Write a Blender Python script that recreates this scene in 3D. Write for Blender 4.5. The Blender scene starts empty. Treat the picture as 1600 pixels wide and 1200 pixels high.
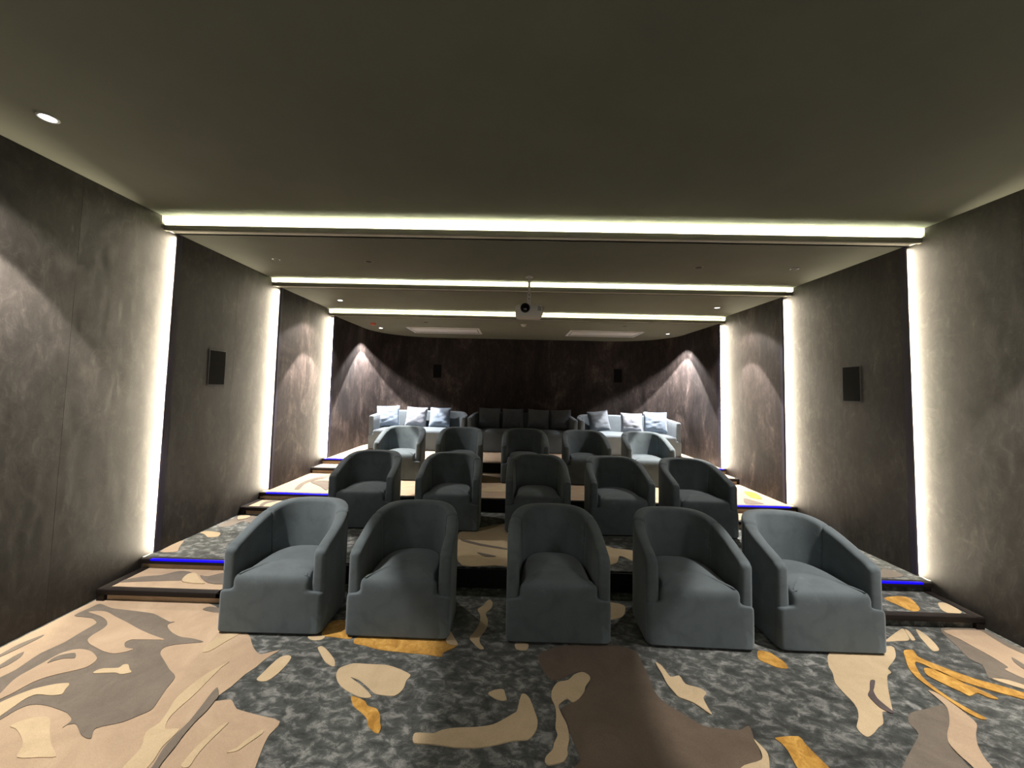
import bpy, bmesh, math, random
from math import sin, cos, pi, sqrt, atan2
from mathutils import Vector, Matrix, noise
from mathutils.geometry import tessellate_polygon

random.seed(7)
scene = bpy.context.scene
COL = scene.collection

# ------------------------------------------------------------------ camera, world, exposure
cam_d = bpy.data.cameras.new('camera')
cam = bpy.data.objects.new('camera', cam_d)
COL.objects.link(cam)
CR, CU, CF = Vector((0.999623, 0.014502, 0.023299)), Vector((-0.022424, -0.057804, 0.998076)), Vector((-0.015821, 0.998223, 0.057457))
cam.matrix_world = Matrix(((CR.x, CU.x, -CF.x, -0.1919), (CR.y, CU.y, -CF.y, 0.0), (CR.z, CU.z, -CF.z, 1.76), (0, 0, 0, 1)))
cam_d.sensor_width = 36.0
cam_d.lens = 600.0 / 1600.0 * 36.0
cam_d.shift_x = 7.22 / 1600.0
cam_d.shift_y = -24.78 / 1600.0
cam_d.clip_start = 0.05
scene.camera = cam
world = bpy.data.worlds.new('dark_world')
scene.world = world
world.use_nodes = True
world.node_tree.nodes['Background'].inputs['Color'].default_value = (0.5, 0.55, 0.6, 1)
world.node_tree.nodes['Background'].inputs['Strength'].default_value = 0.0
vs = scene.view_settings
vs.view_transform = 'Standard'
vs.look = 'None'
vs.gamma = 1.0
vs.use_curve_mapping = False
vs.exposure = 0.0
scene.cycles.use_denoising = True
scene.cycles.max_bounces = 8
scene.cycles.diffuse_bounces = 5
scene.cycles.sample_clamp_indirect = 4.0
scene.cycles.caustics_reflective = False
scene.cycles.caustics_refractive = False

# lamp strengths
COVE = 165.0          # radiance of the cove strips
EDGE = 0.84           # watts of each upright strip behind the panel edges, times its gap in metres
SPOT_FRONT, SPOT_MID, SPOT_BACK, SPOT_ADDED = 590.0, 1080.0, 1450.0, 420.0  # last value drives the unseen lamps added behind the camera
SPILL = {'front': 0.16, 'mid': 0.18, 'back': 0.26}
EDGE_SPREAD = 64.0   # beam angle of those strips
LED_COL = (0.98, 0.97, 0.72)
EDGE_COL = (1.0, 0.875, 0.655)
SPOT_COL = (1.0, 0.92, 0.85)
BACK_COL = (1.0, 0.97, 0.96)

# ------------------------------------------------------------------ dimensions (metres)
W = [3.52, 3.488, 3.442, 3.384]
D = [3.62, 5.222, 6.706]
DC = [3.50, 5.09, 6.637]
H = [3.322, 3.205, 3.112, 3.008]
F = [0.0, 0.175, 0.345, 0.515]
TR = [0.09, 0.26, 0.43]
BOX = [3.13, 4.73, 6.27]
YF = -1.6
YB = 9.36
RB = 1.30

# ------------------------------------------------------------------ helpers
def new_obj(name, me, parent=None):
    o = bpy.data.objects.new(name, me)
    COL.objects.link(o)
    if parent is not None:
        o.parent = parent
    return o

def tag(o, label=None, cat=None, group=None, kind=None):
    if label: o['label'] = label
    if cat: o['category'] = cat
    if group: o['group'] = group
    if kind: o['kind'] = kind
    return o

def empty(name, loc=(0, 0, 0), rz=0.0):
    o = bpy.data.objects.new(name, None)
    COL.objects.link(o)
    o.location = loc
    o.rotation_euler = (0, 0, rz)
    o.empty_display_size = 0.05
    return o

def mesh(name, verts, faces, mat=None, smooth=None):
    me = bpy.data.meshes.new(name)
    me.from_pydata([tuple(v) for v in verts], [], faces)
    bm = bmesh.new(); bm.from_mesh(me)
    bmesh.ops.recalc_face_normals(bm, faces=bm.faces)
    bm.to_mesh(me); bm.free()
    if mat is not None: me.materials.append(mat)
    if smooth is not None:
        me.polygons.foreach_set('use_smooth', [True] * len(me.polygons))
        me.set_sharp_from_angle(angle=math.radians(smooth))
    return me

def add(name, geo, mat, parent=None, smooth=None):
    return new_obj(name, mesh(name, geo[0], geo[1], mat, smooth), parent)

def box(x0, x1, y0, y1, z0, z1, r=0.0, seg=2):
    x0, x1 = min(x0, x1), max(x0, x1)
    y0, y1 = min(y0, y1), max(y0, y1)
    if r <= 0:
        v = [(x, y, z) for z in (z0, z1) for y in (y0, y1) for x in (x0, x1)]
        return v, [(0, 1, 3, 2), (4, 6, 7, 5), (0, 4, 5, 1), (2, 3, 7, 6), (0, 2, 6, 4), (1, 5, 7, 3)]
    bm = bmesh.new()
    bmesh.ops.create_cube(bm, size=1.0)
    for v in bm.verts:
        v.co = Vector(((x0 + x1) / 2 + v.co.x * (x1 - x0), (y0 + y1) / 2 + v.co.y * (y1 - y0), (z0 + z1) / 2 + v.co.z * (z1 - z0)))
    bmesh.ops.bevel(bm, geom=bm.edges[:], offset=r, segments=seg, affect='EDGES', profile=0.5)
    bm.verts.index_update()
    g = [tuple(v.co) for v in bm.verts], [tuple(v.index for v in f.verts) for f in bm.faces]
    bm.free()
    return g

def join(*gs):
    V, Fc = [], []
    for v, f in gs:
        n = len(V); V += list(v); Fc += [tuple(i + n for i in q) for q in f]
    return V, Fc

def lathe(prof, n=24, c=(0, 0, 0), closed=False):
    """prof: (radius, z) pairs turned about the z axis through c"""
    V, Fc, ring = [], [], []
    for r, z in prof:
        if r <= 1e-6:
            ring.append([len(V)]); V.append((c[0], c[1], c[2] + z))
        else:
            ring.append(list(range(len(V), len(V) + n)))
            V += [(c[0] + r * cos(2 * pi * i / n), c[1] + r * sin(2 * pi * i / n), c[2] + z) for i in range(n)]
    pairs = list(zip(ring[:-1], ring[1:])) + ([(ring[-1], ring[0])] if closed else [])
    for a, b in pairs:
        for i in range(n):
            j = (i + 1) % n
            if len(a) == 1 and len(b) == 1: continue
            if len(a) == 1: Fc.append((a[0], b[i], b[j]))
            elif len(b) == 1: Fc.append((a[i], a[j], b[0]))
            else: Fc.append((a[i], a[j], b[j], b[i]))
    return V, Fc

def tube(pts, r, n=8):
    V, Fc = [], []
    pts = [Vector(p) for p in pts]
    for k, p in enumerate(pts):
        d = (pts[min(k + 1, len(pts) - 1)] - pts[max(k - 1, 0)]).normalized()
        u = d.cross(Vector((0, 0, 1)) if abs(d.z) < 0.9 else Vector((1, 0, 0))).normalized()
        w = d.cross(u)
        V += [tuple(p + u * (r * cos(2 * pi * i / n)) + w * (r * sin(2 * pi * i / n))) for i in range(n)]
    for k in range(len(pts) - 1):
        for i in range(n):
            j = (i + 1) % n
            Fc.append((k * n + i, k * n + j, (k + 1) * n + j, (k + 1) * n + i))
    Fc.append(tuple(range(n))); Fc.append(tuple((len(pts) - 1) * n + i for i in range(n)))
    return V, Fc

def offset_loop(loop, d):
    """closed plan outline moved inwards by d (outline runs counter-clockwise)"""
    n = len(loop); out = []
    for i in range(n):
        p0, p1, p2 = Vector(loop[i - 1]), Vector(loop[i]), Vector(loop[(i + 1) % n])
        t = (p2 - p0).normalized()
        out.append((p1.x - t.y * d, p1.y + t.x * d))
    return out

def stack(loops):
    """loops: list of closed rings of 3-D points with equal counts; capped"""
    n = len(loops[0]); V = [p for l in loops for p in l]; Fc = []
    for k in range(len(loops) - 1):
        for i in range(n):
            j = (i + 1) % n
            Fc.append((k * n + i, k * n + j, (k + 1) * n + j, (k + 1) * n + i))
    Fc.append(tuple(range(n)))
    Fc.append(tuple((len(loops) - 1) * n + i for i in range(n)))
    return V, Fc

# ------------------------------------------------------------------ materials
def mat_base(name, rough=0.6, spec=0.3):
    m = bpy.data.materials.new(name)
    m.use_nodes = True
    nt = m.node_tree
    b = nt.nodes['Principled BSDF']
    b.inputs['Roughness'].default_value = rough
    b.inputs['Specular IOR Level'].default_value = spec
    return m, nt, b

def plain(name, col, rough=0.6, spec=0.3, metal=0.0):
    m, nt, b = mat_base(name, rough, spec)
    b.inputs['Base Color'].default_value = (*col, 1)
    b.inputs['Metallic'].default_value = metal
    return m

def emit(name, col, strength):
    m, nt, b = mat_base(name, 0.5, 0.2)
    b.inputs['Base Color'].default_value = (*[min(1, c) * 0.8 for c in col], 1)
    b.inputs['Emission Color'].default_value = (*col, 1)
    b.inputs['Emission Strength'].default_value = strength
    return m

def coords(nt, scale=(1, 1, 1), rot=(0, 0, 0), source='position'):
    mp = nt.nodes.new('ShaderNodeMapping')
    mp.inputs['Scale'].default_value = scale
    mp.inputs['Rotation'].default_value = rot
    if source == 'position':
        g = nt.nodes.new('ShaderNodeNewGeometry'); nt.links.new(g.outputs['Position'], mp.inputs['Vector'])
    else:
        g = nt.nodes.new('ShaderNodeTexCoord'); nt.links.new(g.outputs['Object'], mp.inputs['Vector'])
    return mp.outputs['Vector']

def noise_tex(nt, vec, scale, detail=4, rough=0.55, dist=0.0):
    n = nt.nodes.new('ShaderNodeTexNoise')
    n.inputs['Scale'].default_value = scale
    n.inputs['Detail'].default_value = detail
    n.inputs['Roughness'].default_value = rough
    n.inputs['Distortion'].default_value = dist
    nt.links.new(vec, n.inputs['Vector'])
    return n.outputs['Fac']

def ramp(nt, fac, stops):
    r = nt.nodes.new('ShaderNodeValToRGB')
    e = r.color_ramp.elements
    while len(e) < len(stops): e.new(0.5)
    for el, (p, c) in zip(e, stops):
        el.position = p
        el.color = (*c, 1) if len(c) == 3 else c
    nt.links.new(fac, r.inputs['Fac'])
    return r.outputs['Color']

def mix(nt, a, b, fac, mode='MIX'):
    m = nt.nodes.new('ShaderNodeMix')
    m.data_type = 'RGBA'; m.blend_type = mode
    for sock, val in ((m.inputs[6], a), (m.inputs[7], b), (m.inputs[0], fac)):
        if hasattr(val, 'links') or hasattr(val, 'is_linked'):
            nt.links.new(val, sock)
        elif isinstance(val, tuple): sock.default_value = (*val, 1)
        else: sock.default_value = val
    return m.outputs[2]

def bump(nt, b, h, strength, dist=0.01):
    n = nt.nodes.new('ShaderNodeBump')
    n.inputs['Strength'].default_value = strength
    n.inputs['Distance'].default_value = dist
    nt.links.new(h, n.inputs['Height'])
    nt.links.new(n.outputs['Normal'], b.inputs['Normal'])

def wall_material(name, dark, mid, light, streaky=1.0, rough_=1.0):
    m, nt, b = mat_base(name, 0.62, 0.25)
    v = coords(nt, (1, 1, 0.55))
    cloud = noise_tex(nt, v, 1.6, 6, 0.62, 0.9)
    v2 = coords(nt, (1, 1, 0.22))
    streak = noise_tex(nt, v2, 16, 5, 0.7, 0.6)
    v3 = coords(nt, (1, 1, 0.6))
    scr = noise_tex(nt, v3, 12, 8, 0.78, 1.0)
    c1 = ramp(nt, cloud, [(0.30, dark), (0.55, mid), (0.78, light)])
    c2 = ramp(nt, streak, [(0.30, (1 - 0.45 * streaky,) * 3), (0.5, (1, 1, 1)), (0.75, (1 + 0.5 * streaky,) * 3)])
    c3 = ramp(nt, scr, [(0.34, (1 - 0.28 * rough_,) * 3), (0.5, (1, 1, 1)), (0.60, (1 + 0.45 * rough_,) * 3), (0.72, (1 + 1.5 * rough_,) * 3)])
    c = mix(nt, c1, c2, 1.0, 'MULTIPLY')
    c = mix(nt, c, c3, 1.0, 'MULTIPLY')
    nt.links.new(c, b.inputs['Base Color'])
    bump(nt, b, scr, 0.25, 0.004)
    return m

def carpet(name, c0, c1, c2, scale=9.0, rot=0.5, stretch=(1, 1, 1), contrast=0.16, fine=0.25, broad=0.0, dist=0.7):
    m, nt, b = mat_base(name, 0.95, 0.05)
    v = coords(nt, stretch, (0, 0, rot))
    n1 = noise_tex(nt, v, scale, 6, 0.66, dist)
    col = ramp(nt, n1, [(0.5 - contrast, c0), (0.5, c1), (0.5 + contrast, c2)])
    vf = coords(nt)
    if broad:
        nb = noise_tex(nt, vf, 1.7, 4, 0.6, 0.8)
        col = mix(nt, col, ramp(nt, nb, [(0.32, (1 - broad,) * 3), (0.68, (1 + broad,) * 3)]), 1.0, 'MULTIPLY')
    n2 = noise_tex(nt, vf, 230, 2, 0.6)
    f = ramp(nt, n2, [(0.25, (1 - fine,) * 3), (0.75, (1 + fine,) * 3)])
    col = mix(nt, col, f, 1.0, 'MULTIPLY')
    nt.links.new(col, b.inputs['Base Color'])
    b.inputs['Sheen Weight'].default_value = 0.15
    b.inputs['Sheen Roughness'].default_value = 0.6
    bump(nt, b, n2, 0.5, 0.004)
    return m

def velvet(name, col, light, sheen=0.35, var=0.25, scale=7.0):
    m, nt, b = mat_base(name, 0.75, 0.15)
    v = coords(nt, source='object')
    n1 = noise_tex(nt, v, scale, 5, 0.6, 0.4)
    c = ramp(nt, n1, [(0.38, tuple(x * (1 - var) for x in col)), (0.52, col), (0.60, col), (0.72, light)])
    n2 = noise_tex(nt, v, 420, 2, 0.6)
    f = ramp(nt, n2, [(0.3, (0.9, 0.9, 0.9)), (0.7, (1.1, 1.1, 1.1))])
    c = mix(nt, c, f, 1.0, 'MULTIPLY')
    nt.links.new(c, b.inputs['Base Color'])
    b.inputs['Sheen Weight'].default_value = sheen
    b.inputs['Sheen Roughness'].default_value = 0.45
    b.inputs['Sheen Tint'].default_value = (0.85, 0.93, 1.0, 1)
    bump(nt, b, n1, 0.08, 0.01)
    return m

def paint(name, col, rough=0.8):
    m, nt, b = mat_base(name, rough, 0.2)
    v = coords(nt)
    n = noise_tex(nt, v, 2.5, 5, 0.6)
    c = ramp(nt, n, [(0.3, tuple(x * 0.94 for x in col)), (0.7, tuple(x * 1.05 for x in col))])
    nt.links.new(c, b.inputs['Base Color'])
    n2 = noise_tex(nt, v, 160, 2, 0.5)
    bump(nt, b, n2, 0.06, 0.002)
    return m

M = {}
M['wall'] = wall_material('suede wall covering', (0.0155, 0.0135, 0.0115), (0.033, 0.0292, 0.0252), (0.064, 0.057, 0.050), 0.35, 0.75)
M['wall_brown'] = wall_material('brown suede wall covering', (0.006, 0.0045, 0.0042), (0.026, 0.0194, 0.0172), (0.104, 0.079, 0.0695))
M['backing'] = plain('wall backing', (0.012, 0.011, 0.010), 0.9)
M['ceiling'] = paint('olive grey ceiling paint', (0.158, 0.164, 0.127))
M['cove'] = paint('cove paint', (0.72, 0.70, 0.60))
M['lip'] = paint('cove lip paint', (0.26, 0.25, 0.20), 0.7)  # lightened so the colour carries the glow on the cove lip
M['edge'] = plain('panel edge trim', (0.030, 0.026, 0.045), 0.5)  # violet tint stands in for the strip light's colour fringe
M['beige'] = carpet('beige pile', (0.36, 0.265, 0.180), (0.41, 0.305, 0.205), (0.46, 0.350, 0.240), 3.2, 0.6, (1, 1, 1), 0.2, 0.12)
M['light'] = carpet('cream pile', (0.44, 0.345, 0.215), (0.49, 0.385, 0.240), (0.54, 0.425, 0.270), 5, 0.2, (1, 1, 1), 0.2, 0.12)
M['taupe'] = carpet('taupe pile', (0.125, 0.104, 0.082), (0.150, 0.126, 0.100), (0.178, 0.150, 0.120), 6, 0.4, (1, 1, 1), 0.2, 0.15)
M['brown'] = carpet('brown pile', (0.085, 0.064, 0.044), (0.105, 0.078, 0.055), (0.125, 0.094, 0.066), 4, 0.1, (1, 1, 1), 0.2, 0.2)
M['slate'] = carpet('plum grey pile', (0.07, 0.055, 0.055), (0.09, 0.07, 0.07), (0.11, 0.09, 0.09), 8, 0, (1, 1, 1), 0.2, 0.2)
M['gold'] = carpet('gold pile', (0.30, 0.150, 0.020), (0.44, 0.235, 0.040), (0.58, 0.350, 0.085), 14, 0.3, (1, 1, 1), 0.16, 0.2)
M['mottle'] = carpet('mottled charcoal pile', (0.024, 0.028, 0.027), (0.062, 0.069, 0.065), (0.215, 0.222, 0.212), 12, 0.55, (1, 1.5, 1), 0.15, 0.3, 0.35, 0.45)
M['velvet'] = velvet('slate blue velvet', (0.094, 0.117, 0.128), (0.135, 0.176, 0.196), 0.35, 0.16, 5.0)
M['sofa'] = velvet('grey blue velvet', (0.102, 0.120, 0.133), (0.122, 0.141, 0.154), 0.3, 0.08, 3.0)
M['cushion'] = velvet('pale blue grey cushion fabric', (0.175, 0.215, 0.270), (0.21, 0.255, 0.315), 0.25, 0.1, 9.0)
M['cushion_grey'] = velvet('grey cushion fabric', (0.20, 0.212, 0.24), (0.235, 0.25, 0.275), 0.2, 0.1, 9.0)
M['cushion_shade'] = velvet('shade darkened cushion fabric', (0.10, 0.112, 0.125), (0.12, 0.135, 0.15), 0.2, 0.1, 9.0)  # shade around the middle sofa is put into this darker colour
M['nosing'] = plain('dark step nosing', (0.012, 0.009, 0.008), 0.6, 0.2)
M['riser_dark'] = plain('black riser board', (0.004, 0.004, 0.004), 0.6, 0.3)
M['blue'] = emit('blue step light', (0.006, 0.001, 1.0), 0.62)
M['cove_led'] = emit('warm cove light', LED_COL, COVE)
M['edge_led'] = emit('warm edge light', EDGE_COL, 14.0)
M['plastic'] = plain('white plastic', (0.80, 0.77, 0.72), 0.45, 0.4)
M['metal'] = plain('white metal', (0.55, 0.53, 0.50), 0.4, 0.5)
M['ring'] = plain('lamp trim ring', (0.50, 0.50, 0.48), 0.35, 0.5)
M['black'] = plain('black plastic', (0.008, 0.008, 0.008), 0.4, 0.4)
M['glass'] = plain('dark lens glass', (0.004, 0.004, 0.006), 0.05, 0.8)
M['grille'] = plain('black speaker cloth', (0.006, 0.006, 0.006), 0.9, 0.1)
M['lamp_on'] = emit('lit lamp', (1.0, 0.96, 0.90), 22.0)
M['lamp_off'] = plain('unlit reflector', (0.35, 0.34, 0.30), 0.2, 0.5, 0.9)
M['plate'] = plain('dark brown cover', (0.035, 0.030, 0.024), 0.6, 0.2)
M['red'] = plain('red plastic', (0.55, 0.10, 0.05), 0.45, 0.4)
M['vent'] = plain('off white vent', (0.88, 0.87, 0.84), 0.5, 0.3)
M['screen'] = plain('white bounce cloth', (0.85, 0.85, 0.84), 0.9, 0.1)  # cloth of the added light-bouncing screen
M['vent_slot'] = plain('vent slot', (0.20, 0.20, 0.19), 0.6, 0.2)

# ------------------------------------------------------------------ floors
floor = tag(add('floor', box(-3.56, 3.56, YF, 3.56, -0.12, 0.0), M['mottle']), kind='structure',
            label='main floor covered with abstract camouflage patterned carpet')
plat = [floor]
top_mats = ['mottle', 'beige', 'beige']
for k in range(3):
    y1 = DC[k + 1] + 0.05 if k < 2 else YB + 0.1
    zb = -0.12
    p = add('floor', box(-3.56, 3.56, DC[k] + 0.03, y1, zb, F[k + 1]), M[top_mats[k]])
    tag(p, kind='structure', label='carpeted seating platform %s' % ('of the second row', 'of the third row', 'under the sofas')[k])
    plat.append(p)
    # black board facing the front of the platform between the steps
    add('riser_board', box(-3.5, 3.5, DC[k] + 0.012, DC[k] + 0.032, F[k] + 0.001, F[k + 1] - 0.012), M['riser_dark'], p)

# carpet inlays, plan coordinates in metres: (surface, pile, height step, outline)
PATCHES = [
('floor','beige',1,[(-3.5,3.142),(-3.466,3.216),(-2.598,3.147),(-2.322,2.988),(-1.998,2.767),(-1.903,2.662),(-1.833,2.603),(-1.79,2.589),(-1.705,2.632),(-1.741,2.546),(-1.753,2.473),(-1.778,2.407),(-1.79,2.318),(-1.811,2.252),(-1.812,2.208),(-1.728,2.222),(-1.68,2.186),(-1.648,2.162),(-1.522,2.131),(-1.372,2.096),(-1.378,2.013),(-1.365,1.945),(-1.339,1.859),(-1.315,1.78),(-1.267,1.654),(-1.651,1.64),(-2.22,1.619),(-2.78,1.598),(-3.5,2.015),(-3.5,2.298),(-3.5,2.58),(-3.5,2.824)]),
('floor','taupe',2,[(-3.178,2.254),(-3.168,2.316),(-3.158,2.38),(-3.185,2.52),(-3.159,2.63),(-3.167,2.731),(-3.168,2.804),(-3.179,2.851),(-3.262,2.898),(-3.347,2.911),(-3.432,2.926),(-3.423,3.022),(-3.408,3.082),(-3.257,3.03),(-3.026,3.001),(-2.88,2.978),(-2.775,2.932),(-2.675,2.888),(-2.641,2.89),(-2.661,2.86),(-2.62,2.815),(-2.541,2.764),(-2.45,2.726),(-2.361,2.714),(-2.259,2.685),(-2.341,2.664),(-2.416,2.649),(-2.46,2.626),(-2.463,2.594),(-2.429,2.55),(-2.344,2.488),(-2.255,2.423),(-2.171,2.368),(-2.142,2.278),(-2.109,2.189),(-2.093,2.134),(-2.127,2.094),(-2.17,2.054),(-2.243,2.027),(-2.264,2.012),(-2.252,1.99),(-2.226,1.96),(-2.255,1.961),(-2.3,1.979),(-2.346,2.009),(-2.393,2.035),(-2.427,2.028),(-2.43,2.01),(-2.432,2.047),(-2.455,2.07),(-2.512,2.098),(-2.609,2.124),(-2.67,2.137),(-2.728,2.142),(-2.77,2.133),(-2.789,2.101),(-2.795,2.042),(-2.806,1.989)]),
('floor','beige',3,[(-2.972,2.108),(-3.009,2.198),(-3.051,2.272),(-3.069,2.32),(-3.068,2.372),(-3.064,2.44),(-3.058,2.519),(-3.021,2.559),(-2.969,2.569),(-2.884,2.55),(-2.787,2.496),(-2.764,2.461),(-2.764,2.416),(-2.807,2.384),(-2.868,2.352),(-2.917,2.314),(-2.938,2.27),(-2.945,2.212),(-2.959,2.162),(-2.966,2.103)]),
('floor','light',3,[(-2.945,2.089),(-2.93,2.142),(-2.908,2.191),(-2.869,2.239),(-2.796,2.277),(-2.729,2.289),(-2.706,2.273),(-2.694,2.246),(-2.673,2.21),(-2.728,2.199),(-2.806,2.203),(-2.83,2.173),(-2.825,2.114),(-2.819,2.059),(-2.829,2.006)]),
('floor','beige',3,[(-3.374,2.967),(-3.308,2.984),(-3.234,2.974),(-3.119,2.923),(-2.951,2.853),(-2.803,2.787),(-2.659,2.732),(-2.528,2.688),(-2.611,2.684),(-2.696,2.68),(-2.749,2.676),(-2.759,2.643),(-2.707,2.597),(-2.641,2.585),(-2.676,2.553),(-2.726,2.54),(-2.804,2.554),(-2.895,2.588),(-2.978,2.623),(-3.034,2.662),(-3.054,2.712),(-3.054,2.773),(-3.077,2.828),(-3.147,2.882),(-3.243,2.926)]),
('floor','light',3,[(-2.674,2.37),(-2.674,2.397),(-2.65,2.411),(-2.569,2.419),(-2.567,2.446),(-2.539,2.449),(-2.493,2.412),(-2.457,2.387),(-2.498,2.369),(-2.548,2.38),(-2.618,2.373)]),
('floor','taupe',4,[(-3.032,2.434),(-3.047,2.475),(-3.032,2.506),(-2.969,2.528),(-2.918,2.486),(-2.979,2.478),(-3.013,2.456)]),
('floor','taupe',2,[(-3.421,2.5),(-3.427,2.6),(-3.387,2.699),(-3.372,2.677),(-3.378,2.572),(-3.392,2.481),(-3.413,2.451),(-3.432,2.464)]),
('floor','taupe',2,[(-3.302,2.413),(-3.315,2.484),(-3.306,2.532),(-3.267,2.486),(-3.255,2.423),(-3.264,2.386),(-3.289,2.361),(-3.307,2.373)]),
('floor','taupe',3,[(-1.859,2.297),(-1.808,2.235),(-1.803,2.202),(-1.796,2.14),(-1.8,2.069),(-1.794,1.995),(-1.782,1.928),(-1.772,1.849),(-1.755,1.791),(-1.745,1.737),(-1.785,1.735),(-1.796,1.79),(-1.801,1.84),(-1.828,1.917),(-1.834,1.994),(-1.832,2.068),(-1.847,2.168),(-1.863,2.255)]),
('floor','light',2,[(-2.699,2.008),(-2.675,2.046),(-2.62,2.064),(-2.559,2.061),(-2.476,1.994),(-2.377,1.92),(-2.285,1.863),(-2.353,1.857),(-2.457,1.852),(-2.501,1.906),(-2.572,1.955),(-2.651,1.995)]),
('floor','light',2,[(-1.95,2.508),(-2.005,2.409),(-2.026,2.307),(-2.028,2.214),(-1.998,2.131),(-1.978,2.061),(-1.994,2.001),(-1.94,1.922),(-1.929,1.828),(-1.907,1.771),(-1.825,1.774),(-1.822,1.862),(-1.843,1.925),(-1.841,1.994),(-1.849,2.03),(-1.909,2.023),(-1.928,2.036),(-1.955,2.092),(-1.957,2.153),(-1.951,2.229),(-1.955,2.347),(-1.959,2.452)]),
('floor','light',2,[(-1.519,1.914),(-1.487,1.94),(-1.471,1.983),(-1.43,2.043),(-1.416,2.021),(-1.453,1.958),(-1.475,1.924)]),
('floor','light',2,[(-1.679,1.845),(-1.683,1.94),(-1.67,2.001),(-1.655,2.057),(-1.629,2.077),(-1.637,2.012),(-1.645,1.95),(-1.645,1.893),(-1.637,1.839)]),
('floor','light',2,[(-2.184,2.585),(-2.209,2.663),(-2.189,2.765),(-2.081,2.79),(-2.115,2.684),(-2.14,2.603)]),
('floor','taupe',2,[(-2.567,3.055),(-2.542,3.093),(-2.452,3.077),(-2.384,3.037),(-2.409,3.021),(-2.492,3.03)]),
('floor','light',1,[(-1.466,2.669),(-1.448,2.685),(-1.4,2.655),(-1.323,2.583),(-1.289,2.54),(-1.275,2.502),(-1.305,2.51),(-1.356,2.544),(-1.415,2.608)]),
('floor','light',1,[(-1.685,2.378),(-1.681,2.424),(-1.675,2.493),(-1.659,2.566),(-1.619,2.587),(-1.588,2.57),(-1.579,2.526),(-1.582,2.456),(-1.599,2.389),(-1.621,2.363),(-1.66,2.363)]),
('floor','light',1,[(-1.232,2.432),(-1.238,2.486),(-1.209,2.512),(-1.167,2.534),(-1.075,2.533),(-0.949,2.528),(-0.859,2.497),(-0.782,2.454),(-0.794,2.408),(-0.793,2.352),(-0.805,2.316),(-0.834,2.288),(-0.89,2.29),(-0.949,2.302),(-1.015,2.354),(-1.082,2.4),(-1.137,2.417),(-1.071,2.373),(-1.004,2.324),(-0.959,2.279),(-0.982,2.267),(-1.032,2.276),(-1.123,2.319),(-1.189,2.37)]),
('floor','gold',1,[(-1.073,2.274),(-1.027,2.265),(-0.982,2.244),(-0.953,2.213),(-0.903,2.199),(-0.868,2.159),(-0.85,2.11),(-0.836,2.082),(-0.837,2.049),(-0.865,2.057),(-0.905,2.089),(-0.932,2.136),(-0.982,2.175),(-1.032,2.21)]),
('floor','gold',1,[(-1.247,2.729),(-1.243,2.797),(-0.953,2.813),(-0.617,2.813),(-0.542,2.731),(-0.618,2.663),(-0.621,2.625),(-0.708,2.636),(-0.927,2.655),(-1.063,2.673),(-1.148,2.701)]),
('floor','gold',1,[(-1.506,2.802),(-1.524,2.932),(-1.452,2.984),(-1.349,2.94),(-1.279,2.779),(-1.339,2.772),(-1.394,2.781)]),
('floor','light',2,[(-0.606,2.885),(-0.567,2.815),(-0.531,2.74),(-0.607,2.753),(-0.629,2.848)]),
('floor','light',1,[(-0.342,3.326),(-0.319,3.279),(-0.328,3.198),(-0.367,3.128),(-0.343,3.035),(-0.349,2.937),(-0.387,2.834),(-0.382,2.773),(-0.35,2.717),(-0.382,2.715),(-0.439,2.787),(-0.461,2.829),(-0.428,2.904),(-0.403,3.012),(-0.411,3.115),(-0.436,3.18),(-0.395,3.24),(-0.367,3.313)]),
('floor','light',1,[(-0.297,2.332),(-0.262,2.358),(-0.21,2.366),(-0.195,2.32),(-0.189,2.288),(-0.221,2.284),(-0.259,2.299)]),
('floor','light',1,[(-1.592,2.78),(-1.48,2.794),(-1.481,2.75),(-1.544,2.743)]),
('floor','light',2,[(-0.656,2.025),(-0.654,2.053),(-0.623,2.058),(-0.557,2.057),(-0.52,2.077),(-0.457,2.093),(-0.341,2.103),(-0.259,2.121),(-0.2,2.158),(-0.157,2.19),(-0.131,2.212),(-0.117,2.277),(-0.102,2.33),(-0.079,2.331),(-0.057,2.302),(-0.034,2.217),(-0.021,2.156),(-0.029,2.107),(-0.051,2.069),(-0.08,2.043),(-0.157,2.033),(-0.237,2.008),(-0.33,1.989),(-0.44,1.987),(-0.513,1.995),(-0.584,1.998),(-0.64,2.0)]),
('floor','brown',1,[(0.173,2.768),(0.513,2.802),(0.638,2.775),(0.69,2.729),(0.691,2.637),(0.693,2.523),(0.686,2.395),(0.711,2.314),(0.792,2.231),(0.864,2.164),(0.943,2.153),(1.04,2.147),(1.107,2.175),(1.09,2.108),(1.064,2.002),(1.004,1.944),(0.891,1.797),(0.017,1.764),(0.099,1.863),(0.135,1.91),(0.173,1.95),(0.16,2.008),(0.146,2.077),(0.136,2.153),(0.118,2.244),(0.208,2.303),(0.29,2.401),(0.325,2.479),(0.295,2.532),(0.222,2.515),(0.125,2.457),(0.068,2.467),(0.026,2.575),(0.023,2.68)]),
('floor','light',2,[(-0.001,1.932),(0.009,1.959),(0.043,1.994),(0.053,2.028),(0.076,2.075),(0.069,2.121),(0.08,2.18),(0.084,2.254),(0.069,2.309),(0.077,2.367),(0.118,2.431),(0.184,2.453),(0.23,2.501),(0.284,2.525),(0.319,2.499),(0.32,2.466),(0.283,2.413),(0.264,2.364),(0.228,2.316),(0.187,2.286),(0.158,2.312),(0.113,2.277),(0.101,2.254),(0.112,2.202),(0.133,2.133),(0.133,2.058),(0.114,1.997),(0.114,1.972),(0.087,1.935),(0.04,1.92),(0.013,1.916)]),
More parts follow.
